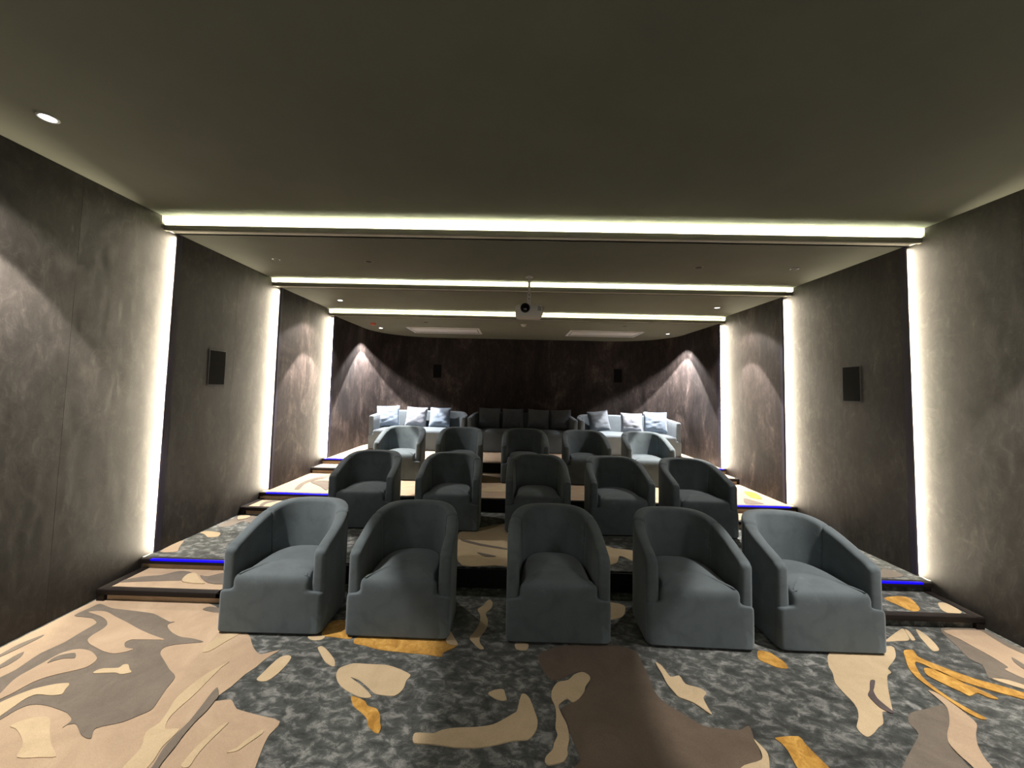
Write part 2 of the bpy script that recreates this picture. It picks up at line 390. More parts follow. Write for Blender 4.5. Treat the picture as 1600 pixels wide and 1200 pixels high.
('floor','light',2,[(0.78,2.637),(0.812,2.599),(0.827,2.51),(0.887,2.522),(0.896,2.454),(0.965,2.427),(0.99,2.391),(0.953,2.354),(0.945,2.291),(0.943,2.236),(0.915,2.268),(0.882,2.311),(0.839,2.338),(0.81,2.353),(0.794,2.406),(0.783,2.45),(0.784,2.528)]),
('floor','light',2,[(1.081,2.093),(1.097,2.054),(1.101,2.012),(1.066,1.947),(1.027,1.9),(0.96,1.84),(0.771,1.833),(0.887,1.909),(0.947,1.949),(1.05,1.981),(1.076,2.027)]),
('floor','light',1,[(-0.136,2.778),(-0.047,2.782),(-0.062,2.715),(-0.127,2.72)]),
('floor','light',1,[(0.643,3.335),(0.769,3.307),(0.745,3.202),(0.694,3.134),(0.587,3.108)]),
('floor','gold',1,[(1.544,2.789),(1.613,2.775),(1.63,2.737),(1.647,2.691),(1.634,2.627),(1.568,2.628),(1.528,2.663),(1.493,2.706)]),
('floor','light',1,[(2.037,2.796),(2.546,2.889),(2.494,2.803),(2.428,2.745),(2.3,2.657),(2.286,2.62),(2.232,2.589),(2.137,2.486),(2.055,2.386),(1.988,2.305),(1.953,2.303),(1.924,2.297),(1.863,2.226),(1.806,2.195),(1.748,2.158),(1.693,2.134),(1.679,2.155),(1.692,2.195),(1.752,2.252),(1.796,2.307),(1.818,2.364),(1.824,2.435),(1.839,2.511),(1.893,2.594),(1.925,2.667)]),
('floor','slate',2,[(2.076,2.536),(2.108,2.539),(2.052,2.483),(2.017,2.45),(1.989,2.395),(1.987,2.349),(1.989,2.299),(1.967,2.291),(1.939,2.327),(1.946,2.393),(1.959,2.423),(2.006,2.462)]),
('floor','gold',2,[(2.587,2.84),(2.655,2.847),(2.621,2.778),(2.654,2.718),(2.712,2.648),(2.776,2.582),(2.866,2.532),(2.941,2.479),(2.982,2.439),(2.933,2.402),(2.875,2.429),(2.791,2.473),(2.71,2.526),(2.651,2.575),(2.604,2.642),(2.583,2.699),(2.554,2.728),(2.517,2.696),(2.451,2.593),(2.43,2.5),(2.431,2.414),(2.451,2.335),(2.475,2.278),(2.437,2.272),(2.412,2.318),(2.405,2.408),(2.4,2.498),(2.405,2.577),(2.441,2.663),(2.526,2.773)]),
('floor','gold',2,[(2.544,2.667),(2.609,2.657),(2.641,2.602),(2.654,2.536),(2.685,2.511),(2.723,2.426),(2.674,2.431),(2.65,2.466),(2.571,2.439),(2.555,2.474),(2.527,2.517),(2.505,2.569),(2.497,2.609)]),
('floor','beige',2,[(2.362,2.472),(2.394,2.449),(2.4,2.378),(2.393,2.301),(2.376,2.239),(2.299,2.177),(2.228,2.11),(2.175,2.038),(2.153,1.99),(2.125,1.943),(2.062,1.869),(1.988,1.866),(2.041,1.939),(2.06,1.994),(2.065,2.05),(2.086,2.112),(2.142,2.17),(2.234,2.242),(2.332,2.342),(2.353,2.411)]),
('floor','gold',1,[(1.2,2.108),(1.329,2.122),(1.333,2.072),(1.343,2.013),(1.352,1.958),(1.352,1.913),(1.344,1.869),(1.183,1.862),(1.194,1.906),(1.201,1.968),(1.216,2.042),(1.211,2.081)]),
('floor','taupe',1,[(3.15,3.124),(3.475,3.141),(3.466,2.971),(3.496,2.743),(3.099,2.456),(3.021,2.54),(2.952,2.603),(2.879,2.599),(2.981,2.718),(2.967,2.779),(3.034,2.914)]),
('floor','beige',2,[(3.136,3.093),(3.424,3.109),(3.414,3.023),(3.396,2.915),(3.411,2.84),(3.419,2.688),(3.171,2.509),(3.103,2.604),(3.08,2.665),(3.088,2.687),(3.13,2.704),(3.147,2.804),(3.145,2.902),(3.144,2.99)]),
('floor','taupe',3,[(3.28,2.802),(3.27,2.732),(3.255,2.673),(3.21,2.685),(3.234,2.753)]),
('floor','light',1,[(2.582,2.961),(2.819,3.097),(2.845,3.098),(2.781,2.999),(2.736,2.96),(2.64,2.949),(2.56,2.938)]),
('floor','light',1,[(2.851,3.098),(2.858,3.069),(2.801,2.972),(2.767,2.967)]),
('floor','light',1,[(2.94,3.103),(2.951,3.083),(2.939,3.016),(2.898,2.924),(2.853,2.862),(2.797,2.851),(2.827,2.921),(2.868,3.003)]),
('floor','light',2,[(2.891,2.594),(2.979,2.584),(3.045,2.522),(3.01,2.495),(2.922,2.555)]),
('floor','taupe',1,[(2.08,2.298),(2.219,2.336),(2.349,2.365),(2.223,2.232),(2.131,2.16),(2.074,2.094),(2.044,1.993),(2.005,1.916),(1.924,1.836),(1.519,1.821),(1.736,1.989),(1.863,2.077),(1.986,2.164),(2.005,2.232)]),
('step1l','taupe',1,[(-3.474,3.241),(-3.333,3.346),(-3.201,3.383),(-3.115,3.462),(-2.982,3.441),(-2.945,3.314),(-3.076,3.292),(-3.257,3.268)]),
('step1l','light',3,[(-2.941,3.288),(-2.988,3.397),(-2.944,3.429),(-2.803,3.31),(-2.723,3.262),(-2.829,3.259)]),
('step1l','taupe',2,[(-2.869,3.39),(-2.791,3.38),(-2.714,3.444),(-2.641,3.405),(-2.542,3.273),(-2.707,3.276)]),
('p1','beige',1,[(-3.463,3.642),(-3.49,3.881),(-3.461,3.903),(-3.377,3.752),(-3.313,3.653)]),
('p1','light',1,[(-3.476,4.12),(-3.446,4.168),(-3.274,4.135),(-3.216,4.028),(-3.301,4.008),(-3.394,4.08)]),
('p1','taupe',1,[(-3.439,4.314),(-3.44,4.639),(-3.202,4.66),(-3.028,4.399),(-3.271,4.485),(-3.303,4.325)]),
('p1','beige',3,[(-3.447,4.65),(-3.326,4.672),(-3.292,4.594),(-3.355,4.521)]),
('p2','taupe',1,[(-3.139,5.278),(-3.237,5.611),(-3.21,5.918),(-3.104,6.212),(-3.026,6.049),(-3.133,5.771),(-3.157,5.573),(-3.069,5.269)]),
('p2','taupe',2,[(-3.144,5.699),(-2.974,5.789),(-2.793,5.661),(-2.694,5.267),(-2.882,5.464)]),
('step2l','taupe',1,[(-3.307,4.809),(-3.336,4.978),(-3.205,5.07),(-3.2,5.027),(-3.274,4.914),(-3.252,4.802)]),
('p1','light',1,[(-0.75,4.334),(-0.535,4.5),(-0.13,4.639),(-0.107,3.565),(-0.31,3.567),(-0.612,3.548),(-0.717,3.869)]),
('p1','taupe',2,[(-0.708,4.155),(-0.495,4.044),(-0.198,3.937),(-0.198,3.906),(-0.492,3.994),(-0.683,4.092)]),
('p1','taupe',2,[(-0.508,3.828),(-0.413,3.798),(-0.318,3.751),(-0.424,3.743)]),
('p2','light',1,[(-0.631,5.573),(-0.223,5.9),(-0.174,5.667),(-0.218,5.443),(-0.618,5.426)]),
('p1','light',1,[(0.784,4.08),(0.873,4.024),(1.063,3.975),(1.034,3.782),(0.983,3.725),(0.92,3.829),(0.876,3.846),(0.811,3.695),(0.683,3.652)]),
('p1','taupe',1,[(3.284,3.731),(3.361,3.716),(3.375,3.621),(3.26,3.576),(3.111,3.566)]),
('step1r','gold',1,[(2.96,3.375),(3.116,3.416),(3.189,3.388),(3.097,3.22),(3.0,3.187),(2.971,3.285)]),
('step1r','light',1,[(3.347,3.321),(3.417,3.325),(3.398,3.196),(3.282,3.163),(3.265,3.215)]),
('p2','gold',1,[(3.266,5.839),(3.38,5.74),(3.262,5.42),(3.152,5.508)]),
('p2','taupe',1,[(3.032,5.446),(3.111,5.311),(3.143,5.195),(2.894,5.171)]),
]


def smooth_loop(p, seg=3, tn=0.42):
    n = len(p); out = []
    for i in range(n):
        a, b, c, d = p[i - 1], p[i], p[(i + 1) % n], p[(i + 2) % n]
        out.append(b)
        L = sqrt((c[0] - b[0]) ** 2 + (c[1] - b[1]) ** 2)
        if L < 0.02 or L > 0.6: continue
        for s in range(1, seg):
            t = s / seg
            h00, h10, h01, h11 = 2*t**3 - 3*t*t + 1, t**3 - 2*t*t + t, -2*t**3 + 3*t*t, t**3 - t*t
            q = []
            for ax in (0, 1):
                m0, m1 = (c[ax] - a[ax]) * tn, (d[ax] - b[ax]) * tn
                lim = L * 0.9
                m0 = max(-lim, min(lim, m0)); m1 = max(-lim, min(lim, m1))
                q.append(h00 * b[ax] + h10 * m0 + h01 * c[ax] + h11 * m1)
            out.append(tuple(q))
    return out

def patch(parent, mat, lev, pts, z0):
    loop = smooth_loop(pts)
    z1 = z0 + 0.003 * lev
    n = len(loop)
    tri = tessellate_polygon([[Vector((x, y, 0)) for x, y in loop]])
    V = [(x, y, z1) for x, y in loop] + [(x, y, z0 - 0.002) for x, y in loop]
    Fc = [tuple(t) for t in tri] + [(i, (i + 1) % n, n + (i + 1) % n, n + i) for i in range(n)]
    return add('carpet_patch', (V, Fc), M[mat], parent)

# ------------------------------------------------------------------ steps beside the rows
STEP = {}
ORD = ['first', 'second', 'third']
for k in range(3):
    for s, side in ((-1, 'left'), (1, 'right')):
        xw, xe = s * 3.49, s * 2.48
        y0, y1, z0, z1 = BOX[k], DC[k] + 0.012, F[k], TR[k]
        root = empty('carpeted_step', (s * 3.0, y0, z0))
        tag(root, '%s low carpeted step with dark nosing on the %s, leading to the %s' % (
            ('widest nearest', 'middle', 'farthest')[k], side, ('second row', 'third row', 'sofas')[k]), 'step')
        inv = Matrix.Translation((-s * 3.0, -y0, -z0))
        def part(name, g, mat, sm=None, parent=None):
            o = add(name, ([tuple(inv @ Vector(v)) for v in g[0]], g[1]), mat, parent or root, sm)
            return o
        tm = 'beige' if (k > 0 or s < 0) else 'mottle'
        part('tread', box(xw, xe + s * 0.012, y0 + 0.045, y1 + 0.02, z0 + 0.002, z1), M[tm])
        part('riser', box(xw, xe + s * 0.02, y0 + 0.02, y0 + 0.045, z0 + 0.001, z1 - 0.04), M[tm])
        part('nosing', join(box(xw, xe, y0 - 0.012, y0 + 0.05, z1 - 0.038, z1 + 0.004, 0.007),
                            box(xe, xe + s * 0.045, y0 - 0.012, y1, z1 - 0.038, z1 + 0.004, 0.007)), M['nosing'], 40)
        part('end_panel', box(xe + s * 0.012, xe + s * 0.02, y0 + 0.01, y1, z0 + 0.001, z1 - 0.03), M['riser_dark'])
        part('side_trim', box(s * 3.488, s * 3.425, y0 - 0.006, y1 + 0.004, z0 + 0.001, z1 + 0.007, 0.003), M['nosing'], 40)
        STEP[(k, s)] = (root, inv)
        # carpeted upper riser under the platform edge
        part('upper_riser', box(xw, xe + s * 0.02, y1 - 0.006, y1 + 0.01, z1 - 0.002, F[k + 1] - 0.038), M[tm])
        # nosing of the platform over this step and its blue light line
        tr = add('trim_%d' % (2 * k + (1 if s < 0 else 2)), box(xw, xe, DC[k] - 0.02, DC[k] + 0.04, F[k + 1] - 0.04, F[k + 1] + 0.003, 0.007), M['nosing'], None, 40)
        tag(tr, kind='structure', label='dark platform nosing with blue light line, %s side, below the %s' % (side, ('second row', 'third row', 'sofas')[k]))
        add('light_line', box(xw - s * 0.09, xe, DC[k] - 0.023, DC[k] + 0.002, F[k + 1] - 0.011, F[k + 1] + 0.004, 0.003), M['blue'], tr, 40)

for tgt, mat, lev, pts in PATCHES:
    if tgt == 'floor': patch(floor, mat, lev, pts, 0.0)
    elif tgt[0] == 'p': patch(plat[int(tgt[1])], mat, lev, pts, F[int(tgt[1])])
    else:
        root, inv = STEP[(int(tgt[4]) - 1, -1 if tgt[5] == 'l' else 1)]
        o = patch(root, mat, lev, pts, TR[int(tgt[4]) - 1])
        o.location = -root.location

# ------------------------------------------------------------------ walls
SEAMS = {0: [YF, -0.40, 1.20, 2.815, D[0]], 1: [D[0], 4.455, D[1]], 2: [D[1], 6.16, D[2]]}
for s, side in ((-1, 'left'), (1, 'right')):
    wall = add('wall_' + side, box(s * 3.60, s * 3.70, YF, YB + 0.1, -0.12, 3.5), M['backing'])
    tag(wall, kind='structure', label='dark suede covered %s wall of stepped panels' % side)
    for k in range(3):
        ys = SEAMS[k]
        for a, b in zip(ys[:-1], ys[1:]):
            ya = a + (0.0007 if a != ys[0] else 0)
            yb = b - (0.0007 if b != ys[-1] else -0.055)
            if a == ys[0] and k > 0: ya += 0.05
            add('wall_panel', box(s * W[k], s * 3.60, ya, yb, -0.05, H[k] + 0.004, 0.0), M['wall' if k < 2 else 'wall_brown'], wall)
    # last bay before the rounded corner
    add('wall_panel', box(s * W[3], s * 3.60, D[2] + 0.05, YB - RB, -0.05, H[3] + 0.08), M['wall_brown'], wall)

# back wall with rounded corners, in tall panels
wb = add('wall_back', box(-3.7, 3.7, YB + 0.10, YB + 0.20, -0.12, 3.5), M['backing'])
tag(wb, kind='structure', label='dark brown suede back wall with rounded corners')
path = []
for i in range(0, 13):
    t = i / 12 * pi / 2
    path.append((-W[3] + RB - RB * cos(t), YB - RB + RB * sin(t)))
nmid = 7
for i in range(1, nmid):
    path.append((-W[3] + RB + (2 * (W[3] - RB)) * i / nmid, YB))
for i in range(12, -1, -1):
    t = i / 12 * pi / 2
    path.append((W[3] - RB + RB * cos(t), YB - RB + RB * sin(t)))
cuts = [0, 4, 8, 12, 14, 16, 18, 22, 26, len(path) - 1]
cuts = sorted(set(min(c, len(path) - 1) for c in cuts))
for a, b in zip(cuts[:-1], cuts[1:]):
    seg = path[a:b + 1]
    V, Fc = [], []
    for i, (x, y) in enumerate(seg):
        n0 = seg[max(i - 1, 0)]; n1 = seg[min(i + 1, len(seg) - 1)]
        d = Vector((n1[0] - n0[0], n1[1] - n0[1])).normalized()
        sh = 0.0012 if i == 0 else (-0.0012 if i == len(seg) - 1 else 0)
        x += d.x * sh; y += d.y * sh
        ox, oy = -d.y * 0.08, d.x * 0.08
        V += [(x, y, 0.4), (x, y, 3.1), (x + ox, y + oy, 0.4), (x + ox, y + oy, 3.1)]
    for i in range(len(seg) - 1):
        p, q = 4 * i, 4 * i + 4
        Fc += [(p, q, q + 1, p + 1), (p + 2, p + 3, q + 3, q + 2), (p + 1, q + 1, q + 3, p + 3), (p, p + 2, q + 2, q)]
    e = 4 * (len(seg) - 1)
    Fc += [(0, 1, 3, 2), (e, e + 2, e + 3, e + 1)]
    add('wall_panel', (V, Fc), M['wall_brown'], wb, 30)
wf = tag(add('wall_front', box(-3.7, 3.7, YF - 0.1, YF, -0.12, 3.5), M['backing']), kind='structure', label='dark wall behind the viewer')

scr = empty('bounce_screen', (0, YF, 1.65))  # unseen screen added to bounce soft light onto the chair fronts
tag(scr, 'large white unseen screen added on the front wall to bounce light onto the armchairs', 'screen')
add('bounce_cloth', box(-2.7, 2.7, 0.012, 0.03, -1.25, 1.25), M['screen'], scr)
add('frame', join(box(-2.8, 2.8, 0.002, 0.045, 1.25, 1.35), box(-2.8, 2.8, 0.002, 0.045, -1.35, -1.25),
                  box(-2.8, -2.7, 0.002, 0.045, -1.25, 1.25), box(2.7, 2.8, 0.002, 0.045, -1.25, 1.25)), M['black'], scr)

# ------------------------------------------------------------------ ceilings and light coves
cy = [YF, DC[0] + 0.10, DC[1] + 0.10, DC[2] + 0.10]
ends = [DC[0] - 0.03, DC[1] - 0.02, DC[2] - 0.02, YB + 0.1]
for k in range(4):
    th = 0.07 if k < 3 else 0.1
    c = add('ceiling', box(-3.60, 3.60, cy[k] if k else YF, ends[k], H[k], H[k] + th), M['ceiling'])
    tag(c, kind='structure', label='%s olive grey ceiling section' % ('nearest highest', 'second lower', 'third lower', 'farthest lowest')[k])
roof = tag(add('ceiling', box(-3.7, 3.7, YF - 0.1, YB + 0.2, 3.5, 3.6), M['backing']), kind='structure', label='structural slab above the dropped ceilings')
for k in range(3):
    Wk = W[k]
    top = H[k] + 0.09
    y0, yr = DC[k], DC[k] + 0.11
    shelf = H[k + 1]
    t = add('trim_%d' % (7 + k), join(
        box(-Wk - 0.05, Wk + 0.05, y0 + 0.02, yr + 0.02, shelf, shelf + 0.012),
        box(-Wk - 0.05, Wk + 0.05, yr, yr + 0.02, shelf + 0.012, top),
        box(-Wk - 0.05, Wk + 0.05, ends[k] - 0.06, yr + 0.02, top, top + 0.015),
        box(-Wk - 0.05, Wk + 0.05, ends[k] - 0.002, ends[k] + 0.002, H[k] + 0.012, top),
        box(-Wk - 0.05, -Wk + 0.001, ends[k], yr, shelf + 0.04, top),
        box(Wk - 0.001, Wk + 0.05, ends[k], yr, shelf + 0.04, top)), M['cove'])
    tag(t, kind='structure', label='%s lit ceiling cove across the room' % ('nearest', 'middle', 'farthest')[k])
    add('cove_lip', box(-Wk + 0.002, Wk - 0.002, y0 - 0.012, y0 + 0.02, shelf - 0.014, shelf + 0.036, 0.004), M['lip'], t, 40)
    n = 14
    V, Fc = [], []
    for i in range(n + 1):
        x = -Wk + 0.012 + (2 * Wk - 0.024) * i / n
        V += [(x, y0 + 0.030, shelf + 0.016), (x, y0 + 0.042, shelf + 0.016), (x, y0 + 0.042, shelf + 0.026), (x, y0 + 0.030, shelf + 0.026)]
    for i in range(n):
        p, q = 4 * i, 4 * i + 4
        for j in range(4):
            jj = (j + 1) % 4
            Fc.append((p + j, q + j, q + jj, p + jj))
    Fc += [(0, 1, 2, 3), (4 * n, 4 * n + 1, 4 * n + 2, 4 * n + 3)]
    led = add('light_strip', (V, Fc), M['cove_led'], t)
    # upright strips on the front edges of the next wall panels
    for s, side in ((-1, 'left'), (1, 'right')):
        root = empty('light_strip', (s * W[k], D[k], F[k + 1]))
        tag(root, 'tall glowing upright light strip on the %s wall, %s the %s row' % (side, 'level with', ('second', 'third', 'sofa')[k])
            if k < 2 else 'tall glowing upright light strip on the %s wall nearest the sofas' % side, 'light strip')
        dx = W[k] - W[k + 1]
        z1 = shelf - F[k + 1] - 0.02
        # trim covering the visible edge of the panel, strip tucked behind it
        add('trim_edge', box(-s * dx, -s * (dx - 0.018), 0.0, 0.052, 0.0, z1 + 0.02), M['edge'], root)
        V, Fc = [], []
        m = 8
        for i in range(m + 1):
            z = 0.006 + (z1 - 0.012) * i / m
            V += [(-s * (dx - 0.018), 0.046, z), (0.0, 0.046, z)]
        for i in range(m):
            Fc.append((2 * i, 2 * i + 1, 2 * i + 3, 2 * i + 2))
        add('diffuser', (V, Fc), M['edge_led'], root)
        gap = dx - 0.018
        al = bpy.data.lights.new('strip_light', 'AREA')
        al.shape = 'RECTANGLE'; al.size = gap * 0.9; al.size_y = z1 - 0.02
        al.energy = EDGE / gap; al.color = EDGE_COL; al.spread = math.radians(EDGE_SPREAD)
        lo = bpy.data.objects.new('strip_light', al); COL.objects.link(lo)
        lo.parent = root; lo.location = (-s * (dx - 0.018) / 2, 0.044, z1 / 2)
        lo.rotation_euler = (-pi / 2, 0, 0)

# ------------------------------------------------------------------ tub seats
def se_path(a, depth, rx, ry, ys, n=14, e=2.35):
    """outer plan path from the left front, round the back, to the right front; s is a tag for the seams"""
    P = []
    m = 5
    for i in range(m):
        P.append((-a, ys + (depth - ry - ys) * i / m))
    for i in range(n + 1):
        t = pi / 2 * i / n
        c, s_ = cos(t), sin(t)
        P.append((-(a - rx) - rx * c ** (2 / e), depth - ry + ry * s_ ** (2 / e)))
    straight = 2 * (a - rx)
    k = int(straight / 0.08)
    for i in range(1, k):
        P.append((-(a - rx) + straight * i / k, depth))
    for i in range(n, -1, -1):
        t = pi / 2 * i / n
        c, s_ = cos(t), sin(t)
        q = ((a - rx) + rx * c ** (2 / e), depth - ry + ry * s_ ** (2 / e))
        if abs(q[0] - P[-1][0]) + abs(q[1] - P[-1][1]) > 1e-6: P.append(q)
    for i in range(m - 1, -1, -1):
        P.append((a, ys + (depth - ry - ys) * i / m))
    return P

def resample(P, step):
    P = [Vector(p) for p in P]
    acc = [0.0]
    for i in range(1, len(P)): acc.append(acc[-1] + (P[i] - P[i - 1]).length)
    L = acc[-1]; n = max(8, int(L / step)); out = []
    j = 0
    for i in range(n + 1):
        d = L * i / n
        while j < len(P) - 2 and acc[j + 1] < d: j += 1
        t = (d - acc[j]) / max(1e-9, acc[j + 1] - acc[j])
        out.append(P[j].lerp(P[j + 1], min(1, max(0, t))))
    return out, L

def tub_meshes(prefix, width, depth, zback, zarm, rx, ry, mat, seam_y, seat_z=0.405):
    a = width / 2
    ys = 0.022
    P, L = resample(se_path(a, depth, rx, ry, ys), 0.022)
    n = len(P)
    # plan normals
    N = []
    for i in range(n):
        t = (P[min(i + 1, n - 1)] - P[max(i - 1, 0)]).normalized()
        N.append(Vector((t.y, -t.x)))           # inwards
    if (Vector((0, depth * 0.4)) - P[0]).dot(N[0]) < 0: N = [-v for v in N]
    # cut indices for the seams
    iL = next(i for i in range(n) if P[i].y >= seam_y)
    iR = next(i for i in range(n - 1, -1, -1) if P[i].y >= seam_y)
    def ztop(y):
        t = max(0.0, min(1.0, (y - ys) / (seam_y - ys)))
        z = zarm + (zback - 0.040 - zarm) * t
        if y > seam_y:
            u = (y - seam_y) / (depth - seam_y)
            z = zback - 0.040 + 0.046 * sin(min(1, u * 1.15) * pi / 2)
        return z
    def section(i, inset, front):
        p, nn = P[i], N[i]
        y = p.y
        back = max(0.0, min(1.0, (y - 0.25) / (depth - 0.25)))
        th0 = 0.085 + 0.02 * back            # at the top
        th1 = 0.092 + 0.055 * back           # low, behind the seat
        zt = ztop(y) - inset
        r = min(0.030, (th0 - 2 * inset) * 0.46)
        pts = []
        zb = 0.012
        def at(off, z):
            off = min(max(off, inset), 10)
            q = p + nn * off
            return (q.x, q.y, z)
        o0 = inset
        for z in (zb, 0.10, 0.22, 0.32, zt - 0.12, zt - r):
            pts.append(at(o0, z))
        for q in range(1, 5):
            t = pi / 2 * q / 4
            pts.append(at(o0 + r * (1 - cos(t)), zt - r + r * sin(t)))
        ti = th0 - inset
        pts.append(at((o0 + ti) / 2, zt + 0.003))
        for q in range(0, 5):
            t = pi / 2 * (1 - q / 4)
            pts.append(at(ti - r * (1 - cos(t)), zt - r + r * sin(t)))
        zl = 0.24
        for f in (0.25, 0.5, 0.75, 1.0):
            z = (zt - r) * (1 - f) + zl * f
            pts.append(at(th0 * (1 - f) + th1 * f - inset, z))
        pts.append(at(th1 - inset, zb))
        return pts
    def piece(i0, i1, name, round0, round1):
        loops = []
        R = 0.028
        g = 0.0065
        # rounded or grooved ends
        def end_loops(i, sgn, rounded):
            ls = []
            if rounded:
                for q in range(0, 5):
                    t = pi / 2 * q / 4
                    ins = R * (1 - sin(t)); back_off = R * (1 - cos(t))
                    sec = section(i, ins, True)
                    d = (P[min(i + 1, n - 1)] - P[max(i - 1, 0)]).normalized() * sgn
                    ls.append([(x + d.x * (back_off), y + d.y * (back_off), z) for x, y, z in sec])
            else:
                ls.append(section(i, g * 1.6, False))
                sec = section(i, g * 0.4, False)
                d = (P[min(i + 1, n - 1)] - P[max(i - 1, 0)]).normalized() * sgn
                ls.append([(x + d.x * 0.007, y + d.y * 0.007, z) for x, y, z in sec])
            return ls
        A_ = end_loops(i0, 1, round0)
        B_ = end_loops(i1, -1, round1)[::-1]
        inner = [section(i, 0.0, False) for i in range(i0 + (2 if round0 else 1), i1 - (1 if round1 else 0))]
        loops = A_ + inner + B_
        return mesh(name, *stack(loops), mat, 50)
    parts = [('arm', piece(0, iL, prefix + '_arm_a', True, False)),
             ('backrest', piece(iL, iR, prefix + '_back', False, False)),
             ('arm', piece(iR, n - 1, prefix + '_arm_b', False, True))]
    # one upholstered seat body: full-width skirt below, narrower between the arms above, flush in front
    wi = a - 0.094
    keep = [i for i in range(n) if P[i].y > 0.10][::-1]
    def outline(half, inset_back):
        rs = 0.030
        out = []
        for q in range(0, 5):
            t = -pi / 2 + pi / 2 * q / 4
            out.append((half - rs + rs * cos(t), rs + rs * sin(t)))
        for i in keep:
            q = P[i] + N[i] * inset_back
            out.append((max(-half, min(half, q.x)), q.y))
        for q in range(0, 5):
            t = pi + pi / 2 * q / 4
            out.append((-(half - rs) + rs * cos(t), rs + rs * sin(t)))
        xin = wi - 0.045
        for q in range(0, 9):
            out.append((-xin + 2 * xin * q / 8, 0.0))
        return out
    rings = []
    for ins, z in ((0.010, 0.014), (0.003, 0.018), (0.0, 0.028), (0.0, 0.14), (0.0, 0.245), (0.001, 0.268), (0.004, 0.279), (0.012, 0.287), (0.024, 0.291)):
        rings.append([(x, y if y > 0.05 else y - 0, z) for x, y in outline(a - ins, 0.004 + ins)])
    for gap, z in ((0.040, 0.294), (0.018, 0.298), (0.006, 0.306), (0.0, 0.320)):
        rings.append([(x, y, z) for x, y in outline(wi + gap, 0.115)])
    outl = outline(wi, 0.125)
    cyy = depth * 0.42
    for ins, z in ((0.0, 0.350), (0.004, seat_z - 0.034), (0.012, seat_z - 0.017), (0.024, seat_z - 0.006), (0.045, seat_z + 0.001)):
        rings.append([(x, y, z) for x, y in offset_loop(outl, ins)])
    last = rings[-1]
    for f, dz in ((0.85, 0.009), (0.6, 0.018), (0.33, 0.023), (0.08, 0.025)):
        rings.append([(x * f, cyy + (y - cyy) * f, seat_z + dz) for x, y, z in last])
    parts.append(('seat', mesh(prefix + '_seat', *stack(rings), mat, 60)))
    pl_ = [(x, y) for x, y in outline(a, 0.004)]
    parts.append(('plinth', mesh(prefix + '_plinth', *stack([[(x, y, z) for x, y in offset_loop(pl_, 0.016)] for z in (0.0, 0.016)]), M['black'])))
    return parts

CH_D, CH_W = 0.70, 0.735
chair_parts = tub_meshes('chair', CH_W, CH_D, 0.765, 0.575, 0.36, 0.43, M['velvet'], 0.44)

ROWS = [  # (front y, floor z, x centres, row words)
    (2.775, F[0], (-1.877, -0.972, 0.163, 1.150, 2.055), (0.5, -0.5, 0.5, -1.5, 0)),
    (4.36, F[1], (-1.888, -0.909, 0.117, 1.067, 1.980), (2, 0, -1, 1, 2)),
    (5.92, F[2], (-1.953, -1.000, 0.017, 0.975, 1.936), (1, 3, 0, -1, -1)),
]
WHO = ['at its left end', 'second from left', 'in its middle', 'second from right', 'at its right end']
ROWN = [('front row on the main floor', 'front row armchairs'),
        ('middle row', 'middle row armchairs'),
        ('back row before the sofas', 'back row armchairs')]
proto = None
for ri, (y, z, xs, rots) in enumerate(ROWS):
    for ci, x in enumerate(xs):
        root = empty('tub_armchair', (x, y, z + (0.007 if ri == 0 else 0.003)), math.radians(rots[ci]))
        tag(root, 'slate velvet tub armchair of the %s, %s' % (ROWN[ri][0], WHO[ci]), 'armchair', ROWN[ri][1])
        for nm, me in chair_parts:
            new_obj(nm, me, root)

# ------------------------------------------------------------------ sofas
def sofa(name_pre, x0, x1, y, rz, label):
    w = x1 - x0
    parts = tub_meshes(name_pre, w, 0.86, 0.745, 0.675, 0.40, 0.46, M['sofa'], 0.55, 0.40)
    root = empty('sofa', ((x0 + x1) / 2, y, F[3] + 0.002), rz)
    tag(root, label, 'sofa', 'velvet sofas along the back wall')
    for nm, me in parts: new_obj(nm, me, root)
    return root
SY = 7.72
sofa('sofa_left', -3.08, -1.14, SY, 0.0, 'long curved velvet sofa brightly lit at the left end of the back row')
sofa('sofa_mid', -1.10, 1.13, SY + 0.05, 0.0, 'longest velvet sofa in deep shade in the middle of the back row')
sofa('sofa_right', 1.17, 3.17, SY, 0.0, 'curved velvet sofa brightly lit at the right end of the back row')

